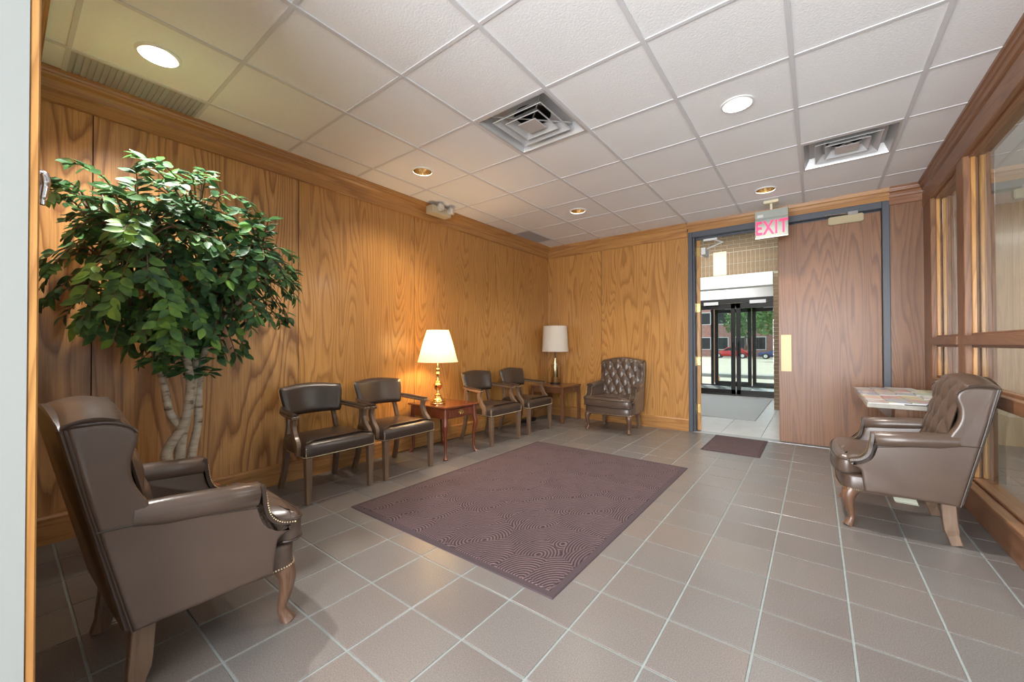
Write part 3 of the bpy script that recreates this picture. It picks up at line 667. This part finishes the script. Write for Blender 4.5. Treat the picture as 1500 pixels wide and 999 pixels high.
B().lathe([(.002, .47), (.018, .48), (.03, .53), (.026, .56), (.002, .575)], 14).obj('bulb', mat('lit bulb', (1, .9, .7), .4, emit=(1, .78, .45), es=6), t, smooth=True)
pl = light('POINT', 'lamp_light', (-3.15, 2.815, .522+.60), 14, (1, .68, .36), shadow_soft_size=.05)
t = thing('table_lamp', 'unlit brass cylinder lamp with a white drum shade on the corner table', 'lamp', (-3.20, 5.255, .532))
B().lathe([(.001, 0), (.078, 0), (.08, .015), (.074, .022), (.001, .024)], 28).obj('base', M['black'], t, smooth=True)
B().lathe([(.062, .022), (.066, .028), (.066, .285), (.070, .290), (.070, .298), (.04, .304), (.040, .35), (.044, .355), (.044, .362), (.02, .368), (.02, .40), (.001, .402)], 28).obj('column', mat('antique brass', (.72, .58, .33), .22, 1), t, smooth=True, ang=35)
B().tube([(0, 0, .40), (0, 0, .54)], .009, 8).obj('stem', M['black'], t)
B().rings([[(r_*math.cos(2*PI*j/40), r_*math.sin(2*PI*j/40), z) for j in range(40)] for r_, z in ((.205, .50), (.180, .895))], cap=False).obj('shade', shade_mat('white drum shade', (.84, .80, .72), .3), t, smooth=True)
B().tube([(.18, 0, .885), (0, 0, .885), (-.18, 0, .885)], .003, 6).tube([(0, .18, .885), (0, 0, .885), (0, -.18, .885)], .003, 6).tube([(0, 0, .54), (0, 0, .885)], .004, 6).obj('shade_ring', M['brass'], t)
tag(B().tube(bez([(-3.484, 2.5, .012), (-3.484, 3.05, .008), (-3.484, 3.45, .006), (-3.484, 3.8, .006), (-3.484, 4.2, .008), (-3.484, 4.5, .05)]), .004, 6).obj('extension_cord', mat('brown cord', (.03, .02, .015), .5)), 'thin dark cord along the baseboard under the armchairs', 'cord')
a = thing('power_adapter', 'small dark power box on the floor under the corner chairs', 'adapter', (-3.40, 4.80, 0))
B().box(-.06, -.14, 0, .06, .14, .05).obj('case', M['black'], a, bevel=.01, seg=2)
B().tube(bez([(0, .14, .03), (.05, .22, .01), (.10, .32, .01)]), .004, 6).obj('cord', M['black'], a)

# ================================================================== fixtures on ceiling and walls
refl = mat('gold reflector', (.80, .66, .42), .18, 1)
refl2 = mat('bright reflector', (.85, .85, .82), .22, .8)
k = 0
for (c, d), on in holes.items():
    lit = (c, d) in ((-2, -2), (2, 2))
    lb = {(-2, -2): 'lit round recessed ceiling light above the ficus', (2, 2): 'lit round recessed ceiling light right of the large vent', (-2, 1): 'round recessed ceiling light above the middle armchairs',
          (-1, 4): 'round recessed ceiling light nearest the far corner', (2, 5): 'round recessed ceiling light above the exit sign'}[(c, d)]
    x, y = CX+CT*(c+.5), CY+CT*(d+.5)
    t = thing('recessed_light', lb, 'ceiling light', (x, y, ZC), 0, 'recessed ceiling lights')
    B().lathe([(HR-.004, .006), (HR+.010, .003), (HR+.010, -.003), (HR-.004, -.005), (HR-.006, .0)], 32, cap=False).obj('trim_ring', M['white'], t, smooth=True)
    B().lathe([(HR-.005, 0), (.080, .05), (.066, .09), (.05, .115), (.03, .125), (.001, .126)], 32, cap=False).obj('reflector', refl2 if lit else refl, t, smooth=True)
    B().lathe([(.001, .060), (.03, .062), (.045, .075), (.045, .085), (.03, .10), (.02, .12), (.001, .121)], 20).obj('bulb', mat('lamp face', (1, 1, .95), .4, emit=(1, .93, .80), es=5 if lit else 1.5), t, smooth=True)
    sp = light('SPOT', 'recessed_spot', (x, y, ZC+.045), (110 if d < 0 else 100) if lit else 40, (1, .97, .93) if lit else (1, .88, .72), spot_size=R(125), spot_blend=.9, shadow_soft_size=.04)
for (c, d), lb in (((0, 1), 'large square ceiling air vent in the middle of the ceiling'), ((3, 4), 'square ceiling air vent above the closed door')):
    x, y = CX+CT*(c+.5), CY+CT*(d+.5); h_ = CT/2-.006
    t = thing('ceiling_vent', lb, 'vent', (x, y, ZC), 0, 'ceiling air vents')
    sq = lambda w_, z: [(sx*w_, sy*w_, z) for sx, sy in Q4]
    B().rings([sq(h_, .0), sq(h_-.022, -.002), sq(h_-.024, .006), sq(h_-.055, .075), sq(h_-.075, .080)], cap=False).obj('frame', M['ventm'], t)
    bp_ = B(); n = 32
    ci = [(.135*math.cos(2*PI*(j+.0)/n), .135*math.sin(2*PI*j/n)) for j in range(n)]
    co = []
    for j in range(n):
        a = 2*PI*j/n; s_ = 1/max(abs(math.cos(a)), abs(math.sin(a))); co.append(((h_-.07)*s_*math.cos(a), (h_-.07)*s_*math.sin(a)))
    bp_.rings([[(*p, .08) for p in co], [(*p, .08) for p in ci], [(p[0], p[1], .095) for p in ci]], cap=False).obj('backplate', M['ventm'], t)
    B().lathe([(.134, .085), (.134, .14), (.001, .14)], 32, cap=False).obj('duct', M['black'], t)
    for w0, w1 in ((.205, .150), (.140, .095)):
        B().rings([sq(w0, .004), sq(w0-.004, .0), sq(w1, .052), sq(w1+.003, .055)], cap=False).obj('louvre', M['ventm'], t)
    B().rings([sq(.074, .004), sq(.07, 0), sq(.02, .0), ], cap=True).obj('centre_pan', M['ventm'], t)
    B().tube([(-.2, -.2, .05), (.2, .2, .05)], .005, 6).tube([(-.2, .2, .05), (.2, -.2, .05)], .005, 6).obj('crossbar', M['ventm'], t)
# exit sign
t = thing('exit_sign', 'hanging clear exit sign with red letters above the doorway', 'exit sign', (-.382, 5.2, 2.32))
B().box(-.07, -.05, .372, .07, .05, .403).box(-.012, -.012, .30, .012, .012, .375).obj('canopy', M['cream'], t, bevel=.004)
hs = B().box(-.153, -.022, .215, .153, .022, .305).obj('housing', mat('grey sign housing', (.33, .35, .31), .4), t, bevel=.003)
B().box(-.13, -.024, .232, -.075, -.021, .262).obj('test_plate', M['ventm'], hs)
B().box(-.153, -.008, .005, .153, .008, .218).obj('panel', mat('pale sign panel', (.30, .34, .32), .25), t, bevel=.002)
B().box(-.153, -.010, 0, .153, .010, .008).obj('edge_strip', mat('white strip', (.9, .86, .86), .3), t)
fc = bpy.data.curves.new('letters', 'FONT'); fc.body = 'EXIT'; fc.size = .205; fc.extrude = .002; fc.align_x = 'CENTER'; fc.offset = .004; fc.space_character = 1.12
fo = bpy.data.objects.new('tmp', fc); COL.objects.link(fo); bpy.context.view_layer.update()
fm = bpy.data.meshes.new_from_object(fo.evaluated_get(bpy.context.evaluated_depsgraph_get())); bpy.data.objects.remove(fo)
lo = link('letters', fm, mat('red letters', (.85, .03, .12), .4, emit=(1, .05, .2), es=.25), t, (0, -.0105, .045)); lo.rotation_euler = (PI/2, 0, 0); lo.scale = (.66, 1, 1)
# emergency light
t = thing('emergency_light', 'beige twin-head emergency light on the left crown moulding', 'emergency light', (-3.37, 3.03, 2.60))
B().box(-.06, -.14, 0, .05, .14, .085).obj('case', mat('beige case', (.55, .47, .33), .5), t, bevel=.004)
lens = mat('clear lens', (.75, .75, .75), .1, .6)
for yy, a in ((-.04, .0), (.12, .5)):
    hd = B().lathe([(.001, -.055), (.02, -.055), (.038, -.02), (.045, .0), (.045, .012), (.001, .012)], 18).obj('lamp_head', M['ventm'], t, smooth=True)
    hd.location = (.075, yy, .07); hd.rotation_euler = (0, R(75), a)
    B().lathe([(.041, .010), (.035, .022), (.02, .028), (.001, .029)], 18).obj('lens', lens, hd, smooth=True)
# coat hook on the front wall
t = thing('coat_hook', 'chrome coat hook beside the oak door casing', 'hook', (-1.60, YF+.006, 1.50))
B().box(-.02, 0, .0, .02, .008, .10).obj('plate', M['chrome'], t, bevel=.003)
B().tube(bez([(0, .006, .085), (0, .020, .088), (0, .025, .065), (0, .021, .025), (0, .020, .008)]), [.010]*9+[.012]*8+[.010]*8+[.008]*8, 10).obj('hook', M['chrome'], t, smooth=True)

# ================================================================== magazine counter
t = thing('magazine_counter', 'pale topped counter with magazines behind the right wingback chair', 'counter', (0, 0, 0))
lam = mat('pale grey laminate', (.38, .35, .30), .4, noise_amt=.08)
B().box(.30, 3.97, .668, .835, 5.30, .702).obj('counter_top', lam, t, bevel=.003)
B().box(.47, 4.16, 0, .80, 5.05, .668).obj('pedestal', M['brown'], t, bevel=.003)
B().prism([(0, 0), (-.13, 0), (0, -.13)], lambda a, b_: (.47+a, 4.30, .668+b_), lambda a, b_: (.47+a, 4.34, .668+b_)).obj('bracket', M['greywood'], t)
cols = [(.55, .53, .48), (.55, .10, .08), (.20, .35, .50), (.70, .55, .15), (.25, .40, .22), (.58, .58, .60), (.50, .26, .30), (.12, .16, .30), (.72, .36, .22)]
cols = [tuple(c_*.45+.26 for c_ in q_) for q_ in cols]
def cover(c0, c1, c2, seed):
    t_ = NT('magazine cover'); tc = t_.n('TexCoord').outputs['Object']
    mp = t_.n('Mapping', None, Vector=tc, Scale=(14, 9, 1), Location=(seed*3.1, seed*1.7, 0)).outputs[0]
    v = t_.n('TexVoronoi', {'distance': 'CHEBYCHEV'}, Vector=mp, Scale=1.3).outputs['Color']
    sx = t_.n('SeparateColor', None, Color=v).outputs[0]
    t_.set('Base Color', t_.ramp(sx, [(0, c0), (.62, c1), (.84, c2)], 'CONSTANT')); t_.set('Roughness', .3); return t_.m
rr = random.Random(11); zz = .702
rows_ = ((4.07, 4), (4.36, 4), (4.65, 4), (4.94, 4), (5.16, 3)); n = 0
place = ['front row', 'second row', 'third row', 'fourth row', 'back row']
pos = ['at the left end', 'left of centre', 'right of centre', 'at the right end']
for ri, (yy, cnt) in enumerate(rows_):
    for q in range(cnt):
        c0, c1, c2 = cols[(n*2) % 9], cols[(n*5+1) % 9], cols[(n*7+5) % 9]
        mg = thing('magazine', f'magazine in the {place[ri]} on the counter, {pos[q]}', 'magazine', (.40+q*.115, yy+rr.uniform(-.015, .015), .7025+q*.0062), R(rr.uniform(-5, 5)), 'magazines on the counter')
        B().box(-.095, -.125, 0, .095, .125, .0042).obj('pages', M['white'], mg)
        B().box(-.097, -.127, .0042, .097, .127, .0056).box(-.098, -.127, 0, -.095, .127, .0056).obj('cover', cover(c0, c1, c2, n), mg); n += 1

# ================================================================== ficus
t = thing('ficus_tree', 'bushy potted ficus with pale trunks beside the left wall', 'plant', (-3.02, .66, 0))
B().lathe([(.001, 0), (.13, 0), (.15, .02), (.19, .20), (.205, .205), (.208, .25), (.195, .252), (.185, .215), (.001, .21)], 28).obj('pot', mat('terracotta pot', (.55, .17, .07), .6, noise_amt=.1), t, smooth=True, ang=35)
B().lathe([(.001, .212), (.12, .224), (.188, .214), (.188, .205), (.001, .2)], 20).obj('soil', mat('dark moss', (.05, .045, .03), .95, noise_amt=.5, nscale=60, bump=.8, bscale=50), t)
bk_ = NT('pale bark'); tc = bk_.n('TexCoord').outputs['Object']
z1 = bk_.n('TexNoise', None, Vector=bk_.n('Mapping', None, Vector=tc, Scale=(12, 12, 40)).outputs[0], Scale=1.0, Detail=4).outputs[0]
bk_.set('Base Color', bk_.ramp(z1, [(.30, (.14, .10, .065)), (.42, (.42, .36, .27)), (.7, (.56, .51, .42))])); bk_.set('Roughness', .8); bk_.bump(z1, .5, .006)
BK = bk_.m
rf = random.Random(3)
stems = [([(.02, -.075, .2), (.02, -.06, .44), (.0, -.05, .53), (.02, .022, .68), (.03, .045, .92), (.04, .0, 1.15), (.10, -.12, 1.42), (.16, -.22, 1.65)], .030),
         ([(-.03, .0, .2), (-.03, .01, .44), (-.02, .02, .60), (-.02, .05, .75), (-.02, .075, .93), (-.05, .10, 1.2), (-.08, .12, 1.5), (-.05, .10, 1.85)], .030),
         ([(-.02, .08, .2), (-.02, .065, .44), (-.03, .10, .66), (-.03, .105, .92), (.0, .14, 1.15), (.08, .27, 1.4), (.14, .38, 1.62)], .024),
         ([(.0, .012, .64), (-.01, -.04, .74), (-.02, -.065, .90), (-.04, -.12, 1.15), (-.10, -.25, 1.45), (-.12, -.32, 1.7)], .022)]
tips = []
for P, r0 in stems:
    q = bez(P, 5); B().tube(q, [lerp(r0, .010, (i/len(q))**1.6) for i in range(len(q))], 10).obj('trunk', BK, t, smooth=True, ang=60)
    tips += [p for p in q if p.z > 1.05]
twig = B(); leaves = []
def inside(p):  # crown envelope, local coordinates
    zc = 1.62; dz = (p.z-zc)/(.62 if p.z > zc else .60)
    wy = .62*(1-max(0, -dz)**1.5*.55)
    return (p.x/.44)**2+(p.y/wy)**2+dz**2
for i in range(290):
    for _ in range(60):
        d = Vector((rf.gauss(0, 1), rf.gauss(0, 1), rf.gauss(0, 1))).normalized()
        tip = Vector((d.x*.44, d.y*.62, 1.62+d.z*.58))*1.0
        k_ = rf.uniform(.12, 1.06)**.55; tip = Vector((tip.x*k_, tip.y*k_, 1.62+(tip.z-1.62)*k_))
        if tip.z < 1.35: tip.y *= .80; tip.x *= .9
        if d.x < -.2 and rf.random() < .6: continue
        if tip.x > -.42 and tip.y > -.52 and (tip.x > -.30 or tip.y > -.9): break
    st = min(tips, key=lambda p: (p-tip).length+rf.uniform(0, .15)); mid = (st+tip)/2+Vector((0, 0, .08+rf.uniform(-.03, .06)))
    pth = bez([st, mid, tip, tip+(tip-mid).normalized()*.05-Vector((0, 0, .03))], 4)
    twig.tube(pth, [lerp(.006, .0015, j/len(pth)) for j in range(len(pth))], 5)
    L_ = len(pth); nl = rf.randint(9, 13)
    for j in range(nl):
        f_ = .35+.65*j/(nl-1); x_ = f_*(L_-1); i0 = min(int(x_), L_-2); p = pth[i0].lerp(pth[i0+1], x_-i0); tn = (pth[i0+1]-pth[i0]).normalized()
        sd = tn.cross(Vector((0, 0, 1))).normalized()*(1 if j % 2 else -1)
        out = Vector((p.x, p.y, (p.z-1.55)*.8)).normalized()
        dr_ = (tn*.6+sd*rf.uniform(.5, 1.1)+out*.15+Vector((0, 0, rf.uniform(-.6, .35)))).normalized()
        nr = (Vector((0, 0, 1))*rf.uniform(.2, .9)+out*rf.uniform(.4, 1.1)+Vector((rf.uniform(.0, .8), rf.uniform(-.6, .4), 0))).normalized()
        leaves.append((p, dr_, nr, rf.uniform(.055, .092)))
for (py, pz, px) in ((.03, .98, .03), (.06, 1.0, .05), (-.06, 1.02, .03), (.12, .97, .0), (-.1, 1.06, .05), (.16, 1.06, .05), (.0, 1.08, .08), (.09, 1.12, .08)):   # low sprigs on the trunks
    for j in range(9):
        a = rf.uniform(0, 2*PI); dr_ = Vector((math.cos(a), math.sin(a)*1.2, rf.uniform(-.5, .3))).normalized()
        leaves.append((Vector((px, py, pz))+dr_*.03, dr_, (Vector((.4, 0, 1))+dr_*.4).normalized(), rf.uniform(.06, .095)))
twig.obj('twigs', mat('twig bark', (.16, .10, .06), .8), t)
lm = NT('ficus leaf'); ge = lm.n('NewGeometry').outputs['Position']
n1 = lm.n('TexNoise', None, Vector=ge, Scale=13.0, Detail=2).outputs[0]
rn = lm.n('ObjectInfo').outputs['Random']
n2 = lm.n('Math', {'operation': 'MULTIPLY_ADD'}, _0=rn, _1=.35, _2=n1).outputs[0]
lm.set('Base Color', lm.ramp(n2, [(.40, (.055, .125, .065)), (.58, (.10, .225, .085)), (.76, (.18, .37, .09)), (.95, (.28, .52, .10))])); lm.set('Roughness', .5); lm.set('Specular IOR Level', .3)
tl = lm.n('BsdfTranslucent'); lm.t.links.new(lm.p.inputs['Base Color'].links[0].from_socket, tl.inputs[0])
mxl = lm.n('MixShader', None, _0=.3, _1=lm.p.outputs[0], _2=tl.outputs[0]); lm.t.links.new(mxl.outputs[0], lm.out.inputs[0])
LEAF = lm.m
def leaf_geo(var):
    prof = [(0, .0), (.08, .10), (.25, .21), (.45, .255), (.65, .215), (.83, .115), (1.0, .0)]
    vs = []; fs = []
    for i, (s_, w_) in enumerate(prof):
        dz = -.10*s_*s_*(1+var*.6)+.02*math.sin(s_*6+var)
        vs += [(s_, -w_, dz+w_*.28), (s_, 0, dz), (s_, w_, dz+w_*.28)]
    for i in range(len(prof)-1):
        a = i*3; fs += [(a, a+1, a+4, a+3), (a+1, a+2, a+5, a+4)]
    return vs, fs
def leaf_mx(l):
    p, d, n_, s_ = l; y_ = n_.cross(d).normalized(); z_ = d.cross(y_).normalized()
    mx = Matrix((d, y_, z_)).transposed().to_4x4()*1.0
    mx = Matrix.Translation(p) @ mx @ Matrix.Scale(s_, 4); return mx
ok = []
for l in leaves:
    wp = l[0]+Vector((-3.02, .66, 0)); tip_ = wp+l[1]*l[3]
    if min(wp.x, tip_.x) < -3.47 or min(wp.y, tip_.y) < .07 or wp.y > 1.45: continue
    ok.append(l)
cv = Vector((3.02, -.66, H))
def score(l):
    v = (cv-l[0]).normalized(); z_ = l[1].cross(l[2].cross(l[1])).normalized()
    c_ = Vector((0, 0, 1.6)); o_ = (l[0]-c_); return abs(z_.dot(v))*l[3]*10+1.6*o_.dot(v)+.5*(o_-v*o_.dot(v)).length
ok.sort(key=score, reverse=True)
G = [leaf_geo(v) for v in (0, .5, 1, -.4)]
LM = [B().add(*g_).mesh('leaf', True, ang=80) for g_ in G]
for i, l in enumerate(ok[:290]):
    o = link('leaf', LM[i % 4], LEAF, t); o.matrix_basis = leaf_mx(l)
b = B()
for i, l in enumerate(ok[290:]):
    mx = leaf_mx(l); vs, fs = G[i % 4]; b.add([mx @ Vector(v) for v in vs], fs)
b.obj('leaves', LEAF, t, smooth=True, ang=80, kind='stuff')
